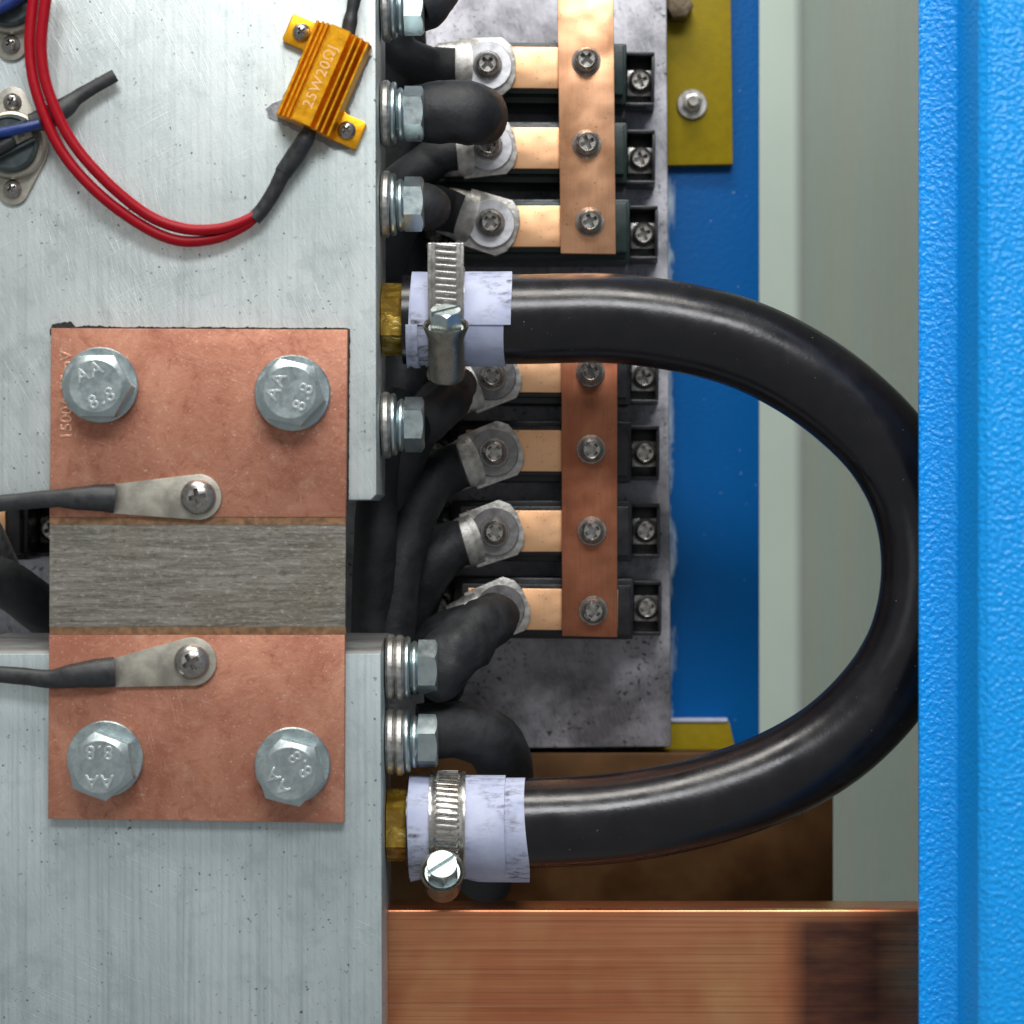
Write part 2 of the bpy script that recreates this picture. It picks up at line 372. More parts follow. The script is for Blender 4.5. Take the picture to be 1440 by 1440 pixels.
# ------------------------------------------------------------------ aluminium blocks
b = bmesh.new()
prism(b, P([(-40, -40), (529, -40), (530, 695), (522, 703), (-40, 712)], 250, 330, 0), -.05, 0, .0005, 3)
o = put('aluminium_block', mesh_of('aluminium_block', b, M_ALU_U), None, frame(250, 330, 0))
tag(o, 'large scratched aluminium block that carries the gold resistor', 'metal block')
b = bmesh.new()
prism(b, P([(-40, 919), (536, 919), (538, 1480), (-40, 1480)], 250, 1200, 0), -.05, 0, .0004, 3)
o = put('aluminium_block', mesh_of('aluminium_block', b, M_ALU_L), None, frame(250, 1200, 0))
tag(o, 'satin blue grey aluminium block below the gap, beside the thick copper bar', 'metal block')
b = bmesh.new()   # bevel along the lower block's top, a part of it; shade painted darker grey
k0 = kk(0)
pr = [(0, -.0003), (.0012, -.0022), (.0022, -.006), (.0030, -.014), (.0034, -.030), (.0034, -.0495), (-.0002, -.0495), (-.0002, -.0003)]
lo = [b.verts.new((-290 * k0, y, z)) for y, z in pr]; hi = [b.verts.new((285.5 * k0, y, z)) for y, z in pr]
for i in range(len(pr)): j = (i + 1) % len(pr); b.faces.new((lo[i], lo[j], hi[j], hi[i]))
b.faces.new(lo); b.faces.new(hi)
M_TOPSHADE = simple('aluminium with painted shade', (.16, .16, .15), (.30, .30, .29), .6, .6, 200, .08, .0002, 600, stretch=(.3, 1, 1))
put('shaded_edge', mesh_of('shaded_edge', b, M_TOPSHADE, 1.2), o, Matrix.Translation((0, 281 * k0, 0)))

# thick copper bus bar along the bottom, and a duller one behind
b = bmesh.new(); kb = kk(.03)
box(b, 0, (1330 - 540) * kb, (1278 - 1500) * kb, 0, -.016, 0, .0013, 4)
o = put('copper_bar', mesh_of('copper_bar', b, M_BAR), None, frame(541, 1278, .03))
tag(o, 'thick horizontal copper bar with a dark band below the hose', 'copper bar')
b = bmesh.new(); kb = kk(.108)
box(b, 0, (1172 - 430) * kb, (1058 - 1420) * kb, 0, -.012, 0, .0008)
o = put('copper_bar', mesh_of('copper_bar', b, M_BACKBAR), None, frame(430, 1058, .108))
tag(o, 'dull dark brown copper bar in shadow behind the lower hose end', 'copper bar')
# yellow brackets
def bracket(pts, px, py, lab, Y=.1255):
    b = bmesh.new(); prism(b, P(pts, px, py, Y), -.0035, 0, .0004)
    return tag(put('yellow_bracket', mesh_of('yellow_bracket', b, M_YEL), None, frame(px, py, Y)), lab, 'bracket')
bracket([(900, -60), (1027, -60), (1031, 231), (900, 233)], 960, 100, 'yellow painted bracket plate with a stud and nut')
o = bracket([(900, 1017), (1026, 1016), (1035, 1056), (1036, 1110), (900, 1110)], 960, 1060, 'short yellow bracket at the bottom corner of the grey plate')
b = bmesh.new(); box(b, -60 * kk(.12), 64 * kk(.12), 0, .0012, -.004, .0006, .0004)
put('pale_edge', mesh_of('pale_edge', b, M_TAPE), o, Matrix.Translation((0, 44.5 * kk(.1255), 0)))

# ------------------------------------------------------------------ shared hardware meshes
def cross_cutter(r, w, z0, z1, taper=.7):
    b = bmesh.new(); lo, hi = [], []
    o_ = [(r, w), (w, w), (w, r), (-w, r), (-w, w), (-r, w), (-r, -w), (-w, -w), (-w, -r), (w, -r), (w, -w), (r, -w)]
    lo = [b.verts.new((x * taper, y * taper, z0)) for x, y in o_]; hi = [b.verts.new((x, y, z1)) for x, y in o_]
    b.faces.new(lo[::-1]); b.faces.new(hi)
    for i in range(12): j = (i + 1) % 12; b.faces.new((lo[i], lo[j], hi[j], hi[i]))
    return b
def slot_cutter(w, L, z0, z1):
    b = bmesh.new(); box(b, -L, L, -w, w, z0, z1); return b
# phillips screw head, cylindrical with rounded rim (module and bus bar screws)
kt = kk(.07)
def cheese_screw(r, h, name, m):
    b = bmesh.new(); lathe(b, [(0, -.0017), (r * .74, -.0017), (r * .74, 0), (r * .96, 0), (r, h * .1), (r, h * .62), (r * .9, h * .86), (r * .74, h), (r * .69, h * .9), (r*.3, h*.88), (0, h * .88)], 36)
    b = boolean(b, cross_cutter(r * .66, r * .19, -.0012, h * 1.4, .8), 'DIFFERENCE')
    return mesh_of(name, b, m)
ME_TSCREW = cheese_screw(16.5 * kt, .0034, 'screw_head', M_STEEL)
def washer_mesh(r, z0, z1, m, hole=.45, bev=.0002, name='washer'):
    b = bmesh.new(); ring(b, r * hole, r, z0, z1, bev); return mesh_of(name, b, m)
ME_TSPRING = washer_mesh(18.5 * kt, 0, .0011, M_DARKW, name='spring_washer')
ME_TFLAT = washer_mesh(20.5 * kt, 0, .0008, M_STEEL)
ME_SQ = None
def small_screw(parent, u, v, w, rot, flat=True):
    """phillips screw with spring washer and flat washer as a part (sub-parts hang on the head)"""
    M = Matrix.Translation((u, v, w + (.0019 if flat else .0011))) @ Matrix.Rotation(R(rot), 4, 'Z') @ Matrix.Rotation(R(random.uniform(-2, 2)), 4, 'X')
    h = put('screw', ME_TSCREW, parent, M)
    put('spring_washer', ME_TSPRING, h, Matrix.Translation((0, 0, -.00105)))
    if flat: put('washer', ME_TFLAT, h, Matrix.Translation((0, 0, -.00185)))
    return h
# pan head screw (domed)
def pan_screw(r, h, m):
    b = bmesh.new(); pr = [(0, -.0005), (r * .97, -.0005), (r, h * .12)]
    for a in range(1, 9): t = a / 8 * math.pi / 2; pr.append((r * math.cos(t) if a < 8 else 0, h * .12 + h * .88 * math.sin(t)))
    lathe(b, pr, 40); b = boolean(b, cross_cutter(r * .56, r * .15, h * .05, h * 1.5), 'DIFFERENCE'); return mesh_of('screw', b, m)
ME_PAN = pan_screw(25 * k0, .0034, M_PANHD)
ME_PAN_S = pan_screw(13 * k0, .0022, M_PANHD)
# M12 hex head bolt
def hex_mesh(Rc, h, rt, m, name='bolt_head'):
    b = bmesh.new(); prism(b, [(Rc * math.cos(i * math.pi / 3), Rc * math.sin(i * math.pi / 3)) for i in range(6)], 0, h)
    c = bmesh.new(); s = h - (Rc * 1.05 - rt) * math.tan(R(30))
    lathe(c, [(0, -.001), (Rc * 1.05, -.001), (Rc * 1.05, s), (rt, h), (rt * .97, h + .00002), (0, h + .00002)], 72)
    b = boolean(b, c, 'INTERSECT'); return mesh_of(name, b, m, .25)
ME_HEX = hex_mesh(48.5 * k0, .0078, 36 * k0, M_ZINC)
ME_BW = washer_mesh(53 * k0, 0, .0024, M_ZINC, .5, .0003)
def big_bolt(px, py, hx, hy, hrot, trot, lab):
    t = thing('hex_bolt', lab, 'bolt', frame(px, py, -.004), 'bolts through the copper plate')
    put('washer', ME_BW, t)
    dx, dy = (hx - px) * k0 * .8, (py - hy) * k0 * .8
    h = put('bolt_head', ME_HEX, t, Matrix.Translation((dx, dy, .0024)) @ Matrix.Rotation(R(hrot), 4, 'Z'))
    for s, v in (('AA', 20), ('8.8', -20)):
        T = Matrix.Rotation(R(trot - hrot), 4, 'Z') @ Matrix.Translation((0, v * k0, .00785))
        put('stamped_marking', text_mesh(s, 27 * k0, .00012, M_MARK, .00012, 1.2), h, T)
    return t

# ------------------------------------------------------------------ shunt (copper plate with grey resistor band)
sh = thing('shunt_plate', 'matte copper shunt plate with a grey band across its middle', 'copper plate', frame(280, 810, -.0004))
def sp(pts): return P(pts, 280, 810, -.004)
b = bmesh.new(); prism(b, sp([(74, 461), (491, 463), (488.6, 727), (71.8, 727)]), 0, .0036, .0003); put('copper_end', mesh_of('copper_end', b, M_CUP), sh)
b = bmesh.new(); prism(b, sp([(71, 892), (487.4, 892), (486, 1157), (69.5, 1151)]), 0, .0036, .0003); put('copper_end', mesh_of('copper_end', b, M_CUP), sh)
b = bmesh.new(); prism(b, sp([(72, 737.5), (488.3, 737.5), (487.5, 881), (71.5, 881)]), .0003, .0033); put('resistor_band', mesh_of('resistor_band', b, M_MANG), sh)
for y0, y1 in ((727.2, 737.3), (881.2, 891.8)):
    b = bmesh.new(); prism(b, sp([(72, y0), (488.3, y0), (488.2, y1), (71.8, y1)]), .0002, .0034); put('brazed_seam', mesh_of('brazed_seam', b, M_BRAZE), sh)
T = Matrix.Translation(((97 - 280) * k0, (810 - 557) * k0, .00362)) @ Matrix.Rotation(R(90), 4, 'Z')
put('stamped_rating', text_mesh('1500A 75mV', 23 * k0, .00005, M_STAMP, .0001, 1.02), sh, T)
# black residue at the plate's edge
b = bmesh.new(); out = []
def edge(x0, y0, x1, y1, nx, ny, n, amp):
    for i in range(n):
        t = i / n; x = x0 + (x1 - x0) * t; y = y0 + (y1 - y0) * t
        a = 1.2 + amp * max(0, noise.noise(Vector((x * .06, y * .06, 3.3)))) * 3 + 2.5 * max(0, noise.noise(Vector((x * .3, y * .3, 1))))
        if abs(x - 88) < 18 and y < 470: a += 9 * max(0, 1 - (abs(x - 90) / 18) ** 3) * (.6 + 1.2 * max(0, noise.noise(Vector((x * .35, 7, 2)))))
        out.append((x + nx * a, y + ny * a))
edge(73, 720, 74, 461, -1, 0, 90, 1.4); edge(74, 461, 491, 463, 0, -1, 140, .8); edge(491, 463, 489, 720, 1, 0, 60, -.2)
out += [(470, 720), (470, 480), (95, 480), (95, 720)]
prism(b, P(out, 280, 590, 0), 0, .00025)
o = put('sealant_residue', mesh_of('sealant_residue', b, M_BLACKRES), None, frame(280, 590, -.00001))
tag(o, 'black residue squeezed out along the top edge of the copper plate', 'residue')
big_bolt(142, 542, 143, 546, 0, 25, 'zinc hex bolt over the stamped lettering of the copper plate')
big_bolt(412, 553, 412, 554, 47, 68, 'zinc hex bolt in the copper plate corner below the gold resistor')
big_bolt(149, 1066, 148, 1075, 39, 180, 'zinc hex bolt below the black wire lug, its 8.8 stamp upside down')
big_bolt(412, 1075, 411.5, 1084, 46, 127, 'zinc hex bolt in the copper plate corner beside the lower hose end')

# ------------------------------------------------------------------ ring terminals with black wires on the shunt
def ring_terminal(cx, cy, r, ex, ey0, ey1, wire, srot, lab):
    t = thing('wire_terminal', lab, 'wire', frame(cx, cy, -.0041), 'sense wires on the copper plate')
    L = lambda x, y: ((x - cx) * k0, (cy - y) * k0)
    pts = []
    # outline: straight flanks from the wire end to a round nose
    a0 = math.atan2(cy - (cy - r), 0) ; n = 22
    for i in range(n + 1):
        a = R(103) - (R(103) + R(97)) * i / n
        pts.append((r * k0 * math.cos(a), r * k0 * math.sin(a)))
    pts = [L(ex, ey0)] + pts + [L(ex, ey1)]
    b = bmesh.new(); prism(b, pts[::-1], .0001, .0014, .0002); put('terminal_lug', mesh_of('terminal_lug', b, M_TINW), t)
    put('screw', ME_PAN, t, Matrix.Translation((0, 0, .0016)) @ Matrix.Rotation(R(srot), 4, 'Z'))
    Mi = t.matrix_basis.inverted()
    b = bmesh.new(); pts = [S(x, y, Y) for x, y, Y, rr in wire]; tube(b, pts, [rr * k0 for *_, rr in wire], 20, 8, flat=.75, wob=.05)
    bmesh.ops.transform(b, matrix=Mi, verts=b.verts[:]); put('wire', mesh_of('wire', b, M_SHRINK), t)
ring_terminal(280, 699, 32, 158, 681, 722, [(-40, 712, -.006, 12), (20, 706, -.006, 12), (75, 701, -.007, 12.5), (110, 701, -.0072, 16), (140, 700, -.0066, 19), (160, 701, -.0058, 20.5)], 12,
              'black wire with a tin lug screwed to the copper above the grey band')
ring_terminal(271, 930, 34, 158, 926, 966, [(-40, 945, -.006, 11), (30, 951, -.0065, 12), (70, 955, -.007, 13), (105, 950, -.0072, 17), (135, 947, -.0066, 20), (161, 945, -.0058, 21)], 30,
              'black wire with a tin lug screwed to the copper below the grey band')

# ------------------------------------------------------------------ gold resistor
ax = -23.3
rs = thing('power_resistor', 'gold anodised finned power resistor printed 25W20ΩJ', 'resistor', frame(457, 117, -.0002, ax))
W, Lh = 42 * k0, 71.5 * k0
prof = [(-W, 0), (-W, .0035)]
def fin(x0, x1, z): prof.extend([(x0, z), (x1, z)])
fl = [(-40, -35.5, 8.0), (-31, -27, 10.0), (-23.5, -19.5, 11.4)]
for x0, x1, z in fl:
    prof += [(x0 * k0, z * .001 - .0026), (x0 * k0, z * .001), (x1 * k0, z * .001), (x1 * k0, z * .001 - .0016)]
prof += [(-15.5 * k0, .0098), (-15.5 * k0, .0122), (13.5 * k0, .0122), (13.5 * k0, .0098)]
for x0, x1, z in [(-b_, -a_, z) for a_, b_, z in fl[::-1]]:
    x0 -= 0; prof += [(x0 * k0, z * .001 - .0022), (x0 * k0, z * .001), (x1 * k0, z * .001), (x1 * k0, z * .001 - .0026)]
prof += [(W, .0035), (W, 0)]
b = bmesh.new()
lo = [b.verts.new((x, -Lh, z)) for x, z in prof]; hi = [b.verts.new((x, Lh, z)) for x, z in prof]
for i in range(len(prof)): j = (i + 1) % len(prof); b.faces.new((lo[i], lo[j], hi[j], hi[i]))
b.faces.new(lo); b.faces.new(hi[::-1])
bmesh.ops.recalc_face_normals(b, faces=b.faces[:])
bmesh.ops.bevel(b, geom=b.edges[:], offset=.00018, segments=1, affect='EDGES')
body = put('finned_body', mesh_of('finned_body', b, M_GOLD), rs)
put('printed_rating', text_mesh('25W20ΩJ', 21 * k0, .00002, M_PRINT, 0, 1.12), body, Matrix.Translation((-1 * k0, -2 * k0, .01223)) @ Matrix.Rotation(R(90), 4, 'Z'))
for s in (1, -1):
    b = bmesh.new()
    pts = [(-W + .0003, Lh - .0002), (-W - 33 * k0, Lh - .0002), (-W - 36 * k0, Lh - 3 * k0), (-W - 36 * k0, Lh - 39 * k0), (-W - 33 * k0, Lh - 42 * k0), (-W - 5 * k0, Lh - 42 * k0), (-W + .0003, Lh - 47 * k0)]
    prism(b, [(x * s, y * s) for x, y in pts][::s], .0001, .0026, .0002); tb = put('mounting_tab', mesh_of('mounting_tab', b, M_GOLD), rs)
    put('screw', ME_PAN_S, tb, Matrix.Translation((s * (-W - 14 * k0), s * (Lh - 21 * k0), .0027)) @ Matrix.Rotation(R(20 + 40 * s), 4, 'Z'))
# thermal paste squeezed out
b = bmesh.new(); out = []
for x0, y0, x1, y1 in ((-44, -76, 50, -80), (50, -80, 78, -66), (78, -66, 46, -20), (46, -20, 44, 60), (44, 60, -44, 62), (-44, 62, -47, -46), (-47, -46, -57, -56), (-57, -56, -62, -66), (-62, -66, -50, -75)):
    for i in range(14):
        t = i / 14; x = x0 + (x1 - x0) * t; y = y0 + (y1 - y0) * t; a = 5 * noise.noise(Vector((x * .09, y * .09, 5)))
        out.append(((x + a) * k0, (y + a) * k0))
prism(b, out, -.00015, .0001, 0); put('thermal_paste', mesh_of('thermal_paste', b, M_PASTE), rs)
def wire_thing(name, lab, cat, pts, m, group=None, n=20, wob=0, dome=False, flat=None, per=10, seed=0.0):
    o0 = S(*pts[0][:3]); b = bmesh.new()
    tube(b, [S(x, y, Y) - o0 for x, y, Y, r in pts], [r * kk(Y) for x, y, Y, r in pts], n, per, dome, wob, seed, flat)
    o = put(name, mesh_of(name, b, m), None, Matrix.Translation(o0)); return tag(o, lab, cat, group) if lab else o
wire_thing('heat_shrink_sleeve', 'black heat shrink joining the red wires to the gold resistor', 'sleeve',
           [(436, 182, -.006, 10), (428, 198, -.006, 13), (414, 220, -.0055, 13.2), (400, 241, -.005, 12.5), (396, 248, -.005, 11), (386, 268, -.0045, 10.5), (370, 293, -.004, 10.5), (357, 308, -.004, 10.5)], M_SHRINK, wob=.06)
wire_thing('heat_shrink_sleeve', 'black heat shrink leaving the gold resistor past the top of the picture', 'sleeve',
           [(489, 48, -.006, 10), (492, 32, -.006, 10.5), (495, 16, -.006, 8.5), (498, 0, -.006, 9.5), (502, -30, -.006, 9)], M_SHRINK, wob=.05)
wire_thing('red_wire', 'red insulated wire, outer strand of the looping pair', 'wire',
           [(54, -40, -.010, 8), (46, 10, -.010, 8), (42, 70, -.010, 8), (52, 132, -.010, 8), (84, 208, -.009, 8), (134, 268, -.008, 8), (198, 316, -.006, 8), (250, 338, -.005, 8), (300, 336, -.0042, 7.5), (340, 320, -.004, 7), (366, 302, -.004, 5)], M_RED, 'red wires')
wire_thing('red_wire', 'red insulated wire, inner strand of the looping pair', 'wire',
           [(72, -40, -.012, 8), (63, 10, -.012, 8), (58, 70, -.0115, 8), (68, 128, -.011, 8), (98, 194, -.010, 8), (144, 250, -.009, 8), (204, 300, -.007, 8), (256, 321, -.0062, 8), (304, 322, -.0058, 7.5), (342, 311, -.005, 7), (364, 297, -.0045, 5)], M_RED, 'red wires')

# ------------------------------------------------------------------ thermostats at the left edge
def thermostat(cx, cy, lab, rot=0):
    t = thing('thermostat', lab, 'thermostat', frame(cx, cy, -.0001, rot), 'thermostats on the aluminium block')
    b = bmesh.new(); pts = []
    for a0, c, r in ((-30, 0, 50), (60, 61, 22), (150, 0, 50), (240, -61, 22)):
        for i in range(11):
            a = R(a0 + (60 if r == 50 else 60) * i / 10) if r == 50 else R(a0 - 40 + 140 * i / 10)
            pts.append((r * k0 * math.cos(a), c * k0 + r * k0 * math.sin(a)))
    prism(b, pts, 0, .0012, .0002); put('flange', mesh_of('flange', b, M_TINW), t)
    b = bmesh.new(); lathe(b, [(0, .0012), (48 * k0, .0012), (48 * k0, .0032), (46 * k0, .0042), (42 * k0, .0046), (41 * k0, .0040), (0, .0040)], 48); put('metal_rim', mesh_of('metal_rim', b, M_TINW), t)
    b = bmesh.new(); lathe(b, [(0, .004), (39.5 * k0, .004), (39.5 * k0, .0060), (36 * k0, .0068), (34 * k0, .0062), (0, .0062)], 48); d = put('bakelite_disc', mesh_of('bakelite_disc', b, M_BAKE), t)
    b = bmesh.new()
    for v in (-13, 16): box(b, -37 * k0, 37 * k0, (v - 1.8) * k0, (v + 1.8) * k0, .0061, .0082, .0002, 1, Matrix.Rotation(R(27), 4, 'Z'))
    put('rib', mesh_of('rib', b, M_BAKE), d)
    for u in (-24, 22):
        b = bmesh.new(); box(b, (u - 13) * k0, (u + 13) * k0, -8 * k0, 8 * k0, .0062, .0072, .0002, 1, Matrix.Rotation(R(27), 4, 'Z'))
        q = put('terminal', mesh_of('terminal', b, M_TINW), t)
        b = bmesh.new(); ring(b, 3 * k0, 6 * k0, .0072, .0080, .0001, 20, Matrix.Rotation(R(27), 4, 'Z') @ Matrix.Translation((u * k0, 0, 0))); put('rivet', mesh_of('rivet', b, M_STEEL), q)
    for v in (61, -61):
        put('screw', ME_PAN_S, t, Matrix.Translation((0, v * k0, .0013)) @ Matrix.Rotation(R(v), 4, 'Z'))
    return t
thermostat(19, 206, 'round thermostat with a blue wire passing over it and both ears showing')
thermostat(17, 3, 'round thermostat beside the red wires, cut off by the picture edge')
wire_thing('blue_wire', 'blue insulated wire entering a black shrink tube over the thermostat', 'wire',
           [(-40, 193, -.011, 7.5), (0, 187, -.011, 7.5), (30, 181, -.011, 7.5), (56, 174, -.0105, 7)], M_BLUEW)
wire_thing('blue_wire', 'blue insulated wire at the upper thermostat', 'wire', [(-40, 26, -.010, 8), (0, 12, -.010, 8), (30, -6, -.010, 8)], M_BLUEW)
wire_thing('heat_shrink_tube', 'open ended black heat shrink tube crossing under the red wires', 'sleeve',
           [(42, 172, -.0085, 12), (66, 166, -.0075, 17), (90, 152, -.0062, 15), (110, 136, -.005, 10.5), (135, 121, -.0045, 9.5), (162, 106, -.004, 9.3)], M_SHRINK, wob=.03, flat=.8)
wire_thing('heat_shrink_tube', 'black heat shrink tube below the blue wire on the thermostat', 'sleeve',
           [(-30, 222, -.010, 9), (0, 207, -.0095, 9), (18, 196, -.009, 9)], M_SHRINK)

# ------------------------------------------------------------------ terminal modules on the heat sink
rows = [  # row y, bus screw x, strip left screw (x, y), tab screw (x, y), lug angle, screw twists
    (94, 824, 88, 686, 95, 180), (207, 825, 205, 687, 208, 188), (317, 829, 315, 690, 316, 163),
    (523, 830, 524, 692, 530, 203), (634, 831, 633, 695, 637, 201), (747, 832, 748, 696, 748, 199), (858, 834, 860, 704, 856, 202)]
YH = .105
def mk_module(green):
    t = thing('terminal_module', 'x', 'terminal module', Matrix.Identity(4), 'terminal modules in a column on the grey plate')
    pl = M_GREENREFL if green else M_PLASTIC
    def bx(name, m, x0, x1, y0, y1, Y0, Y1, bev, parent=t):
        ka = kk(Y1); X0 = (831 - 720) * kk(.0715)
        b = bmesh.new(); box(b, (x0 - 720) * ka - X0, (x1 - 720) * ka - X0, y0 * ka, y1 * ka, YH - Y0, YH - Y1, bev)
        return put(name, mesh_of(name, b, m), parent)
    bx('base', pl, 634, 888, -43, 43, YH, .083, .0008)
    bx('ridge', pl, 646, 884, -35, 35, .0831, .0758, .0005)
    bx('copper_strip', M_STRIP, 655, 866, -29, 29, .0759, .0737, .00025)
    for s, (xa, xb) in ((1, (886, 927)), (-1, (594, 638))):
        f = bx('tab', M_PLASTIC, xa, xb, -38, 38, YH, .1005, .0003)
        bx('tab_wall', M_PLASTIC, xa, xb, 33, 38.5, .1006, .092, .0003, f); bx('tab_wall', M_PLASTIC, xa, xb, -38.5, -33, .1006, .092, .0003, f)
        xe = (xb - 4, xb + .5) if s > 0 else (xa - .5, xa + 4)
        bx('tab_wall', M_PLASTIC, xe[0], xe[1], -32.8, 32.8, .1006, .0925, .0003, f)
        xc = 907 if s > 0 else 613
        bx('square_washer', M_STEEL, xc - 18, xc + 18, -19 if s > 0 else -17, 17, .1004, .0985, .0002)
        k9 = kk(.096)
        small_screw(t, (xc - 720) * k9 - (831 - 720) * kk(.0715), 0, YH - .0985, 20 * s, False)
    return t
names = ['topmost black module of the column, under the bright copper bar', 'second module from the top, behind the blunt black cable end', 'module just above the black hose, with a pale washer on its lug',
         'module half hidden directly under the black hose', 'module just below the hose with a dark washer, second on the tarnished bar', 'module with a dark washer, third on the tarnished bar', 'lowest module of the column, above bare grey plate']
pg, pb = mk_module(True), mk_module(False)
for i, r in enumerate(rows):
    o = (pg if i == 0 else copy_tree(pg)) if i < 3 else (pb if i == 3 else copy_tree(pb))
    q = S(r[1], r[0], .0715); q.y = YH; o.matrix_basis = Matrix.Translation(q) @ RX @ Matrix.Rotation(R(-.6 + .3 * (i % 3)), 4, 'Z'); o['label'] = names[i]
o = copy_tree(pb); q = S(-30, 745, .0715); q.y = YH; o.matrix_basis = Matrix.Translation(q) @ RX; o['label'] = 'black module in the dark gap left of the copper plate'
# bus bars with their screws
def busbar(pts, scr, m, lab):
    px, py = scr[0]; t = thing('bus_bar', lab, 'bus bar', frame(px, py, .0736), 'bus bars over the modules')
    b = bmesh.new(); prism(b, P(pts, px, py, .0716), 0, .002, .0003); put('copper_bar', mesh_of('copper_bar', b, m), t)
    for x, y in scr: small_screw(t, (x - px) * kk(.069), (py - y) * kk(.069), .002, random.uniform(20, 75))
busbar([(783, -60), (862, -60), (866, 359), (788, 358)], [(r[1], r[2]) for r in rows[:3]], M_BUS1, 'bright copper bus bar joining the three modules above the hose')
busbar([(789, 450), (868, 450), (868, 897), (790, 895)], [(r[1], r[2]) for r in rows[3:]], M_BUS2, 'tarnished reddish copper bus bar joining the four modules below the hose')

# ------------------------------------------------------------------ cables with lugs on the modules
def lug_cable(x, y, ang, bright, path, lab, rad=30):
    Y0 = .0736; t = thing('lug_cable', lab, 'cable', frame(x, y, Y0, ang), 'cables lugged to the modules'); k = kk(.072)
    c = 40
    pts = [(-40, -40), (-40, 40), (20, 41), (33, 30), (39, 14), (39, -14), (33, -30), (20, -41)]
    b = bmesh.new(); prism(b, [(-u * k, v * k) for u, v in pts], .0001, .0021, .0003)
    # local +u points along the cable: palm, then the crimped neck and barrel
    bb = bmesh.new(); tube(bb, [Vector(((30 + d) * k, 0, z)) for d, z in ((0, .0006), (10, .0012), (20, .002), (40, .0022))], [v * k for v in (38, 37, 35, 33)], 20, 5)
    for v_ in bb.verts: v_.co.z = max(v_.co.z * .42 + .0008, .0002)
    merge(b, bb); put('lug', mesh_of('lug', b, M_TIN), t)
    put('washer', washer_mesh(34 * k, .0022, .0036, M_BRIGHTW if bright else M_DARKW, .4), t)
    small_screw(t, 0, 0, .0035, random.uniform(0, 80))
    Mi = t.matrix_basis.inverted(); d = Vector((math.cos(R(ang)), 0, math.sin(R(ang)))); p0 = S(x, y, Y0 - .002) + d * 45 * k
    p1 = p0 + d * 22 * k
    b = bmesh.new(); tube(b, [p0, p1] + [S(*q) for q in path], [rad * .98 * k, rad * 1.03 * k] + [rad * k] * len(path), 22, 8, wob=.05, seed=x)
    bmesh.ops.transform(b, matrix=Mi, verts=b.verts[:]); put('cable', mesh_of('cable', b, M_RUBBER), t)
L_ = rows
cab = [
    ([(600, 92, .070), (560, 70, .066), (545, 10, .062), (540, -60, .06)], 'black cable lugged to the topmost module', 28),
    ([(600, 232, .072), (560, 262, .07), (535, 330, .07)], 'black cable whose lug hides under the blunt black cable end', 28),
    ([(596, 290, .066), (562, 312, .064), (535, 400, .068)], 'black cable lugged to the module just above the hose', 30),
    ([(610, 572, .062), (575, 630, .058), (540, 720, .06)], 'black cable whose lug sits in the shadow under the hose clamp', 30),
    ([(604, 682, .064), (574, 745, .060), (556, 830, .058), (548, 960, .058)], 'black cable lugged to the second module on the tarnished bar', 33),
    ([(612, 792, .070), (586, 838, .074), (570, 900, .080), (566, 960, .085)], 'black cable lugged to the third module on the tarnished bar', 34),
    ([(618, 892, .072), (590, 910, .078), (570, 960, .085)], 'black cable lugged to the lowest module', 28)]
for r, (path, lab, rad) in zip(rows, cab): lug_cable(r[3], r[4], r[5], r[0] < 400, path, lab, rad)
wire_thing('black_cable', 'straight black cable running down beside the copper plate', 'cable', [(560, 560, .064, 26), (535, 650, .052, 27), (528, 760, .05, 30), (524, 860, .055, 30), (520, 960, .06, 30)], M_RUBBER, wob=.04)
wire_thing('black_cable', 'black cable in the dark gap left of the copper plate', 'cable', [(-60, 800, .05, 34), (0, 818, .055, 34), (50, 850, .06, 34), (110, 900, .07, 34)], M_RUBBER, wob=.05)
wire_thing('grey_cable', 'pale grey cable end in the dark gap left of the copper plate', 'cable', [(-60, 700, .06, 20), (-20, 740, .06, 20), (6, 790, .066, 18), (30, 850, .08, 18)], M_TIN, wob=.05)

# ------------------------------------------------------------------ bolts in the right faces of the blocks
RYX = Matrix.Rotation(R(90), 4, 'Y')
ks = kk(.022)
ME_SHEX = hex_mesh(39 * ks, .0056, 33 * ks, M_ZINC)
ME_SW = [washer_mesh(47 * ks, 0, .0026, M_TIN, .3, .0007, 'lug_palm'), washer_mesh(44 * ks, 0, .0016, M_ZINC, .3, .0005), washer_mesh(37 * ks, 0, .0024, M_ZINC, .3, .0009, 'spring_washer')]
def side_bolt(px, py, lab, extra=0):
    p = S(px, py, .0); p = Vector(((px - 720) / PXM, .022, (720 - py) * ks))
    t = thing('side_bolt', lab, 'bolt', Matrix.Translation(p) @ RYX, 'bolts in the side faces of the blocks')
    w = .0002
    for i in range(extra): put('washer', ME_SW[0], t, Matrix.Translation((0, 0, w))); w += .00265
    for nm, me, h in (('lug_palm', ME_SW[0], .00265), ('washer', ME_SW[1], .0017), ('spring_washer', ME_SW[2], .0023)):
        put(nm, me, t, Matrix.Translation((random.uniform(-.0004, .0004), 0, w)) @ Matrix.Rotation(R(random.uniform(-1.5, 1.5)), 4, 'Y')); w += h
    put('bolt_head', ME_SHEX, t, Matrix.Translation((0, 0, w)) @ Matrix.Rotation(R(random.uniform(-10, 10)), 4, 'Z'))
side_bolt(530, 12, 'side bolt of the upper block cut off by the top of the picture')
side_bolt(530, 160, 'side bolt of the upper block beside the blunt black cable end')
side_bolt(530, 287, 'side bolt of the upper block just above the hose fitting')
side_bolt(530.5, 597, 'side bolt of the upper block below the hose fitting')
side_bolt(537, 938, 'side bolt at the top of the lower block under a torn black boot', 1)
side_bolt(537, 1042, 'side bolt of the lower block just above the hose fitting', 1)
grp = 'black cable boots on the side bolts'
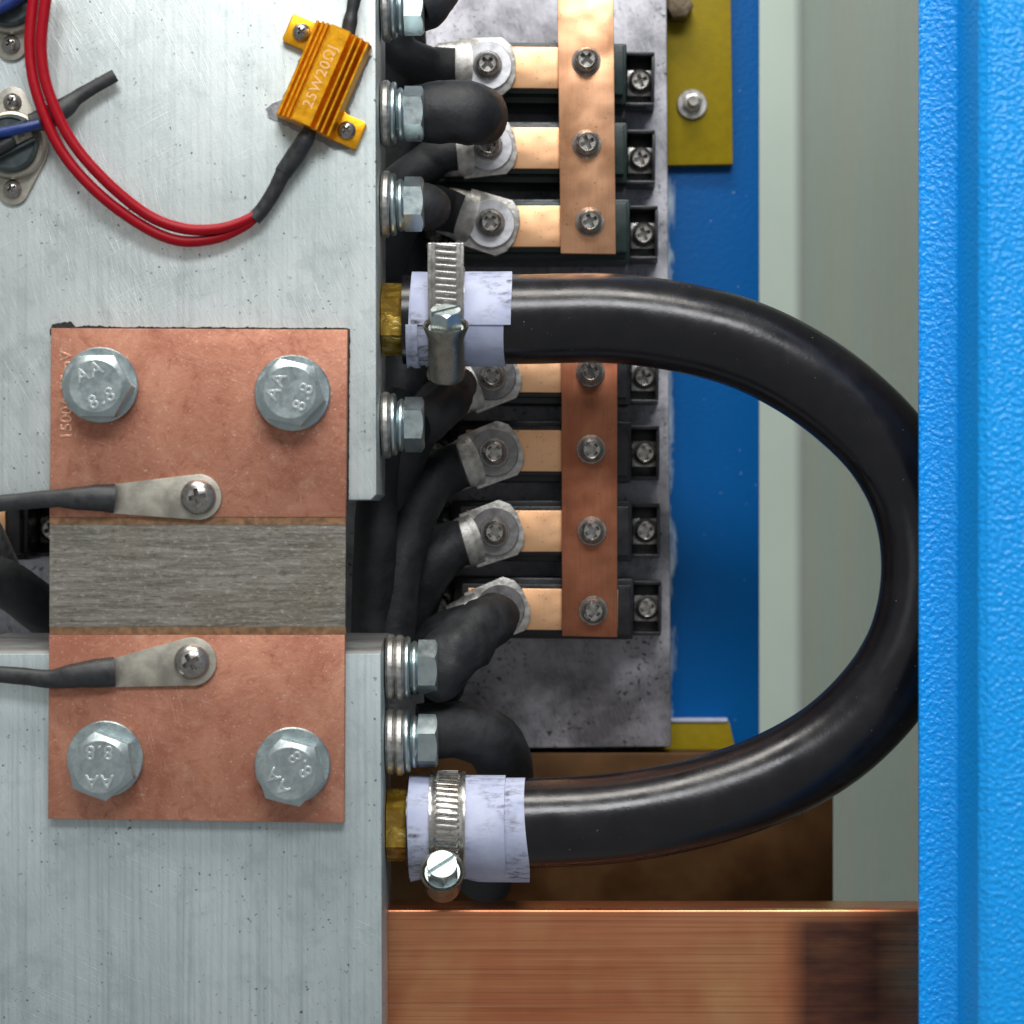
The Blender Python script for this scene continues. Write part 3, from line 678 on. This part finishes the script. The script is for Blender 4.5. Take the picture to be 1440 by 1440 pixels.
wire_thing('cable_boot', 'blunt black cable end pointing at the bus bar over two lugs', 'cable boot', [(584, 160, .030, 40), (620, 158, .030, 44), (655, 158, .031, 46), (672, 162, .040, 42), (676, 168, .052, 36)], M_RUBBER, grp, 28, .07, True)
wire_thing('cable_boot', 'short brownish black boot beside the pale lug above the hose', 'cable boot', [(580, 290, .030, 30), (594, 290, .032, 34), (604, 292, .042, 30), (600, 296, .056, 24)], M_RUBBER, grp, 24, .06, True)
wire_thing('cable_boot', 'black boot running up under the hose clamp', 'cable boot', [(586, 597, .034, 28), (606, 588, .038, 31), (630, 565, .046, 30), (646, 540, .056, 26)], M_RUBBER, grp, 24, .08, True)
wire_thing('cable_boot', 'torn black boot rising over the lowest module lug', 'cable boot', [(604, 948, .030, 42), (622, 935, .028, 44), (655, 900, .032, 42), (690, 872, .042, 36), (704, 866, .052, 26)], M_RUBBER, grp, 28, .16, True)
wire_thing('cable_boot', 'ragged black boot lobe tucked under the torn boot', 'cable boot', [(600, 962, .044, 32), (620, 962, .044, 34), (634, 950, .048, 28)], M_RUBBER, grp, 24, .15, True)
wire_thing('cable_boot', 'black cable arching down behind the lower hose end', 'cable boot', [(590, 1030, .034, 40), (640, 1026, .036, 41), (690, 1042, .042, 42), (710, 1080, .056, 40), (706, 1130, .075, 38), (680, 1240, .10, 38)], M_RUBBER, grp, 28, .05)
wire_thing('cable_boot', 'black boot curving up out of the top of the picture', 'cable boot', [(584, 10, .03, 36), (600, 0, .032, 38), (614, -30, .04, 38), (620, -80, .05, 38)], M_RUBBER, grp, 24, .06)
wire_thing('black_cable', 'black cable hidden in shadow behind the side bolts', 'cable', [(560, -40, .08, 34), (566, 120, .085, 36), (560, 260, .085, 36), (566, 420, .085, 36), (560, 560, .08, 36)], M_RUBBER, wob=.05)
# stud, nut and washers on the yellow bracket, and the rusty bolt end above it
t = thing('stud_nut', 'stud with nut and round washer on the yellow bracket', 'nut', frame(973, 147, .1254)); k = kk(.122)
put('washer', washer_mesh(21.5 * k, 0, .0012, M_STEEL, .3, .0003), t)
b = bmesh.new(); prism(b, [(14 * k * math.cos(i * math.pi / 3 + .3), 14 * k * math.sin(i * math.pi / 3 + .3)) for i in range(6)], .0012, .0042, .0005); put('nut', mesh_of('nut', b, M_PANHD), t)
b = bmesh.new(); lathe(b, [(0, .004), (8 * k, .004), (8 * k, .0072), (6.5 * k, .0078), (0, .0078)], 24); put('stud', mesh_of('stud', b, M_STEEL), t)
t = thing('bolt_end', 'brownish bolt end sticking out over the top of the yellow bracket', 'bolt', frame(953, 14, .1254)); 
b = bmesh.new(); prism(b, [(20 * k * math.cos(i * math.pi / 3), 20 * k * math.sin(i * math.pi / 3)) for i in range(6)], 0, .009, .0012); put('bolt_head', mesh_of('bolt_head', b, simple('rusty steel', (.10, .07, .04), (.2, .16, .11), .5, .7, 300, .08, .0004, 400)), t)

# ------------------------------------------------------------------ hose, fittings, tape, clamps
YC = .025; kh = kk(YC)
hp = [(567, 449), (640, 449), (740, 449), (850, 447.5), (945, 458), (1040, 482), (1120, 520), (1190, 570), (1250, 632), (1288, 705), (1302, 790), (1292, 875), (1262, 945), (1210, 1010), (1145, 1062), (1060, 1104), (960, 1134), (860, 1151), (750, 1157), (640, 1158), (573, 1158)]
o0 = S(567, 449, YC); b = bmesh.new()
P_, Q_ = catmull([S(x, y, YC) - o0 for x, y in hp], [63 * kh] * len(hp), 8)
tube(b, [S(x, y, YC) - o0 for x, y in hp], [63 * kh] * len(hp), 48, 8)
o = put('hose', mesh_of('hose', b, M_HOSE, 1.0), None, Matrix.Translation(o0)); tag(o, 'thick glossy black hose looping from the upper block back to the lower', 'hose')
RYC = lambda px, py: Matrix.Translation(S(px, py, YC)) @ RYX       # local z runs right along the hose; local x down, local y away from viewer
def fitting(px0, px1, py, lab):
    t = thing('brass_fitting', lab, 'fitting', Matrix.Translation(Vector(((px0 - 720) / PXM, YC, (720 - py) * kh))) @ RYX, 'brass hose fittings')
    L = (px1 - px0) * kh
    b = bmesh.new(); prism(b, [(51 * kh * math.cos(i * math.pi / 3), 51 * kh * math.sin(i * math.pi / 3)) for i in range(6)], .0002, L * .93, .0006, 2); put('hex_body', mesh_of('hex_body', b, M_BRASS), t)
    b = bmesh.new(); lathe(b, [(0, L * .9), (40 * kh, L * .9), (40 * kh, L + .004), (0, L + .004)], 32); put('neck', mesh_of('neck', b, M_BRASS), t)
fitting(530, 566, 449, 'varnished brass fitting of the upper hose end')
fitting(537.5, 572, 1160, 'varnished brass fitting of the lower hose end')
def tape(px0, py, L0, L1, r, bulge, lab, layer, seed, slope=0.0):
    """a wrap of tape: thin shell round the hose, with a loose edge bulging out below"""
    t = thing('tape_wrap', lab, 'tape', RYC(px0, py), 'tape wraps on the hose ends')
    def shell(name, a0, a1, rr, z0f, z1f, bul, sd):
        b = bmesh.new(); na, nz = 72, 14; g = []
        for i in range(na + 1):
            a = a0 + (a1 - a0) * i / na; row = []
            for j in range(nz + 1):
                f = j / nz; z = z0f(a) + (z1f(a) - z0f(a)) * f
                ed = abs(f - .28); pin = math.exp(-(ed / .16) ** 2)
                q = rr * (1 + .012 * noise.noise(Vector((math.cos(a) * 2, math.sin(a) * 2, z * 90 + sd))))
                d = math.atan2(math.sin(a - .15), math.cos(a - .15))
                q += bul * math.exp(-(d / .45) ** 2) * (1 - pin)
                q -= .0003 * pin
                row.append(b.verts.new((q * math.cos(a), q * math.sin(a), z)))
            g.append(row)
        for i in range(na):
            for j in range(nz): b.faces.new((g[i][j], g[i+1][j], g[i+1][j+1], g[i][j+1]))
        bmesh.ops.recalc_face_normals(b, faces=b.faces[:])
        ret = bmesh.ops.solidify(b, geom=b.faces[:], thickness=.0004)
        return put(name, mesh_of(name, b, M_TAPE, 1.0), t)
    w = lambda a, amp, ph: amp * kh * math.sin(a * 2 + ph)
    shell('tape_layer', 0.02, 2 * math.pi + .05, r, lambda a: L0 * kh + w(a, 1.5, seed), lambda a: L1 * kh + w(a, 2, seed) + slope * kh * math.cos(a), bulge, seed)
    for (a0, a1, z0, z1, rr) in layer:
        shell('tape_layer', a0, a1, r + rr, lambda a: z0 * kh, lambda a: z1 * kh + w(a, 1.2, seed), bulge * .6, seed + 3)
# angle 0 is straight down, -90 deg faces the viewer, 180 up
tape(574, 449, 4, 136, 64.2 * kh, .0004, 'bluish white tape wrapped round the upper hose end', [(-math.pi * 1.05, -math.pi * .44, 6, 145, .0006), (-math.pi * .44, .25, -1, 16, .0007)], .6)
tape(572, 1158, 4, 168, 64.2 * kh, .0042, 'grimy bluish white tape wrapped round the lower hose end', [(-math.pi * 1.1, .35, 4, 138, .0007)], 2.2, 3)
def hose_clamp(px, py, lab, ring_r, arc, tail, sx, sy, tilt, Yo, hl, group='worm drive hose clamps'):
    t = thing('hose_clamp', lab, 'hose clamp', RYC(px, py), group)
    w = 25 * kh; b = bmesh.new(); r = ring_r
    ring_prof = [(r, -w), (r + .0013, -w), (r + .0014, -w + .0008), (r + .0008, -w + .0016), (r + .0008, w - .0016), (r + .0014, w - .0008), (r + .0013, w), (r, w), (r, -w)]
    lathe(b, ring_prof, 64); put('band', mesh_of('band', b, M_STEEL, .9), t)
    # ridges of the worm thread along the band (and along the straight tail)
    b = bmesh.new(); rr = r + .0010
    def ridge(M_): 
        box(b, -.00055, .00055, -.0007, .0005, -15 * kh, 15 * kh, .00035, 2, M_)
    a = arc[0]
    while a < arc[1]:
        ridge(Matrix.Rotation(a, 4, 'Z') @ Matrix.Translation((rr, 0, 0)) @ Matrix.Rotation(R(90), 4, 'Z') @ Matrix.Rotation(R(5), 4, 'Y')); a += .0019 / rr
    if tail:   # straight tail leaving the band at the front and running up past the hose
        y0, y1, lean = tail
        Ft = Matrix.Translation((0, -rr - .0006, 0)) @ Matrix.Rotation(R(lean), 4, 'Z')
        tb = bmesh.new(); box(tb, y0, y1, -.0003, .0006, -w, w, .00025, 2, Ft)
        for e in (-w + .0006, w - .0006): box(tb, y0, y1, -.0009, .0, e - .0006, e + .0006, .0003, 2, Ft)
        put('band_tail', mesh_of('band_tail', tb, M_STEEL), t)
        x = y0 + .001
        while x < y1 - .0005:
            ridge(Ft @ Matrix.Translation((x, -.0006, 0)) @ Matrix.Rotation(R(5), 4, 'Y')); x += .0019
    put('worm_thread', mesh_of('worm_thread', b, M_STEEL), t)
    # screw and housing: axis points up towards the viewer
    Ms = t.matrix_basis.inverted() @ Matrix.Translation(S(sx, sy, Yo)) @ RX @ Matrix.Rotation(R(-tilt), 4, 'X')
    b = bmesh.new(); R0, R1 = 29 * kh, 25 * kh
    lathe(b, [(0, -hl), (R1 * .7, -hl), (R1 * .92, -hl + .0008), (R1, -hl + .0022), (R1, -.006), (R1 * 1.02, -.004), (R0 * 1.08, -.0008), (R0 * 1.06, -.0002), (R0 * .97, -.0006), (R1 * .9, -.004), (0, -.004)], 40)
    put('screw_housing', mesh_of('screw_housing', b, M_HOUS), t, Ms)
    h = put('clamp_screw', ME_CLSCREW, t, Ms @ Matrix.Rotation(R(35), 4, 'Z'))
    return t
M_HOUS = zinc('dull steel housing', (.25, .23, .19), (.36, .33, .28), .3)
b = bmesh.new(); prism(b, [(23.5 * kh * math.cos(i * math.pi / 3), 23.5 * kh * math.sin(i * math.pi / 3)) for i in range(6)], -.0045, .0042)
c = bmesh.new(); lathe(c, [(0, -.01), (23.6 * kh, -.01), (23.6 * kh, .0034), (20 * kh, .0042), (0, .0042)], 48)
b = boolean(b, c, 'INTERSECT'); b = boolean(b, slot_cutter(3.2 * kh, .02, .0026, .01), 'DIFFERENCE')
lathe(b, [(0, -.0042), (25 * kh, -.0042), (25 * kh, -.0018), (24 * kh, -.0012), (0, -.0012)], 40)
ME_CLSCREW = mesh_of('clamp_screw', b, M_ZINC, .3)
hose_clamp(629, 449, 'steel hose clamp on the upper hose end, its tail sticking up', 66.5 * kh, (R(-190), R(-95)), (-.0205, .004, 3), 627, 455, 64, .0005, .0175)
hose_clamp(630, 1158, 'steel hose clamp on the lower hose end, screw facing out', 66.5 * kh, (R(-182), R(-48)), None, 622, 1224, 34, .006, .012)
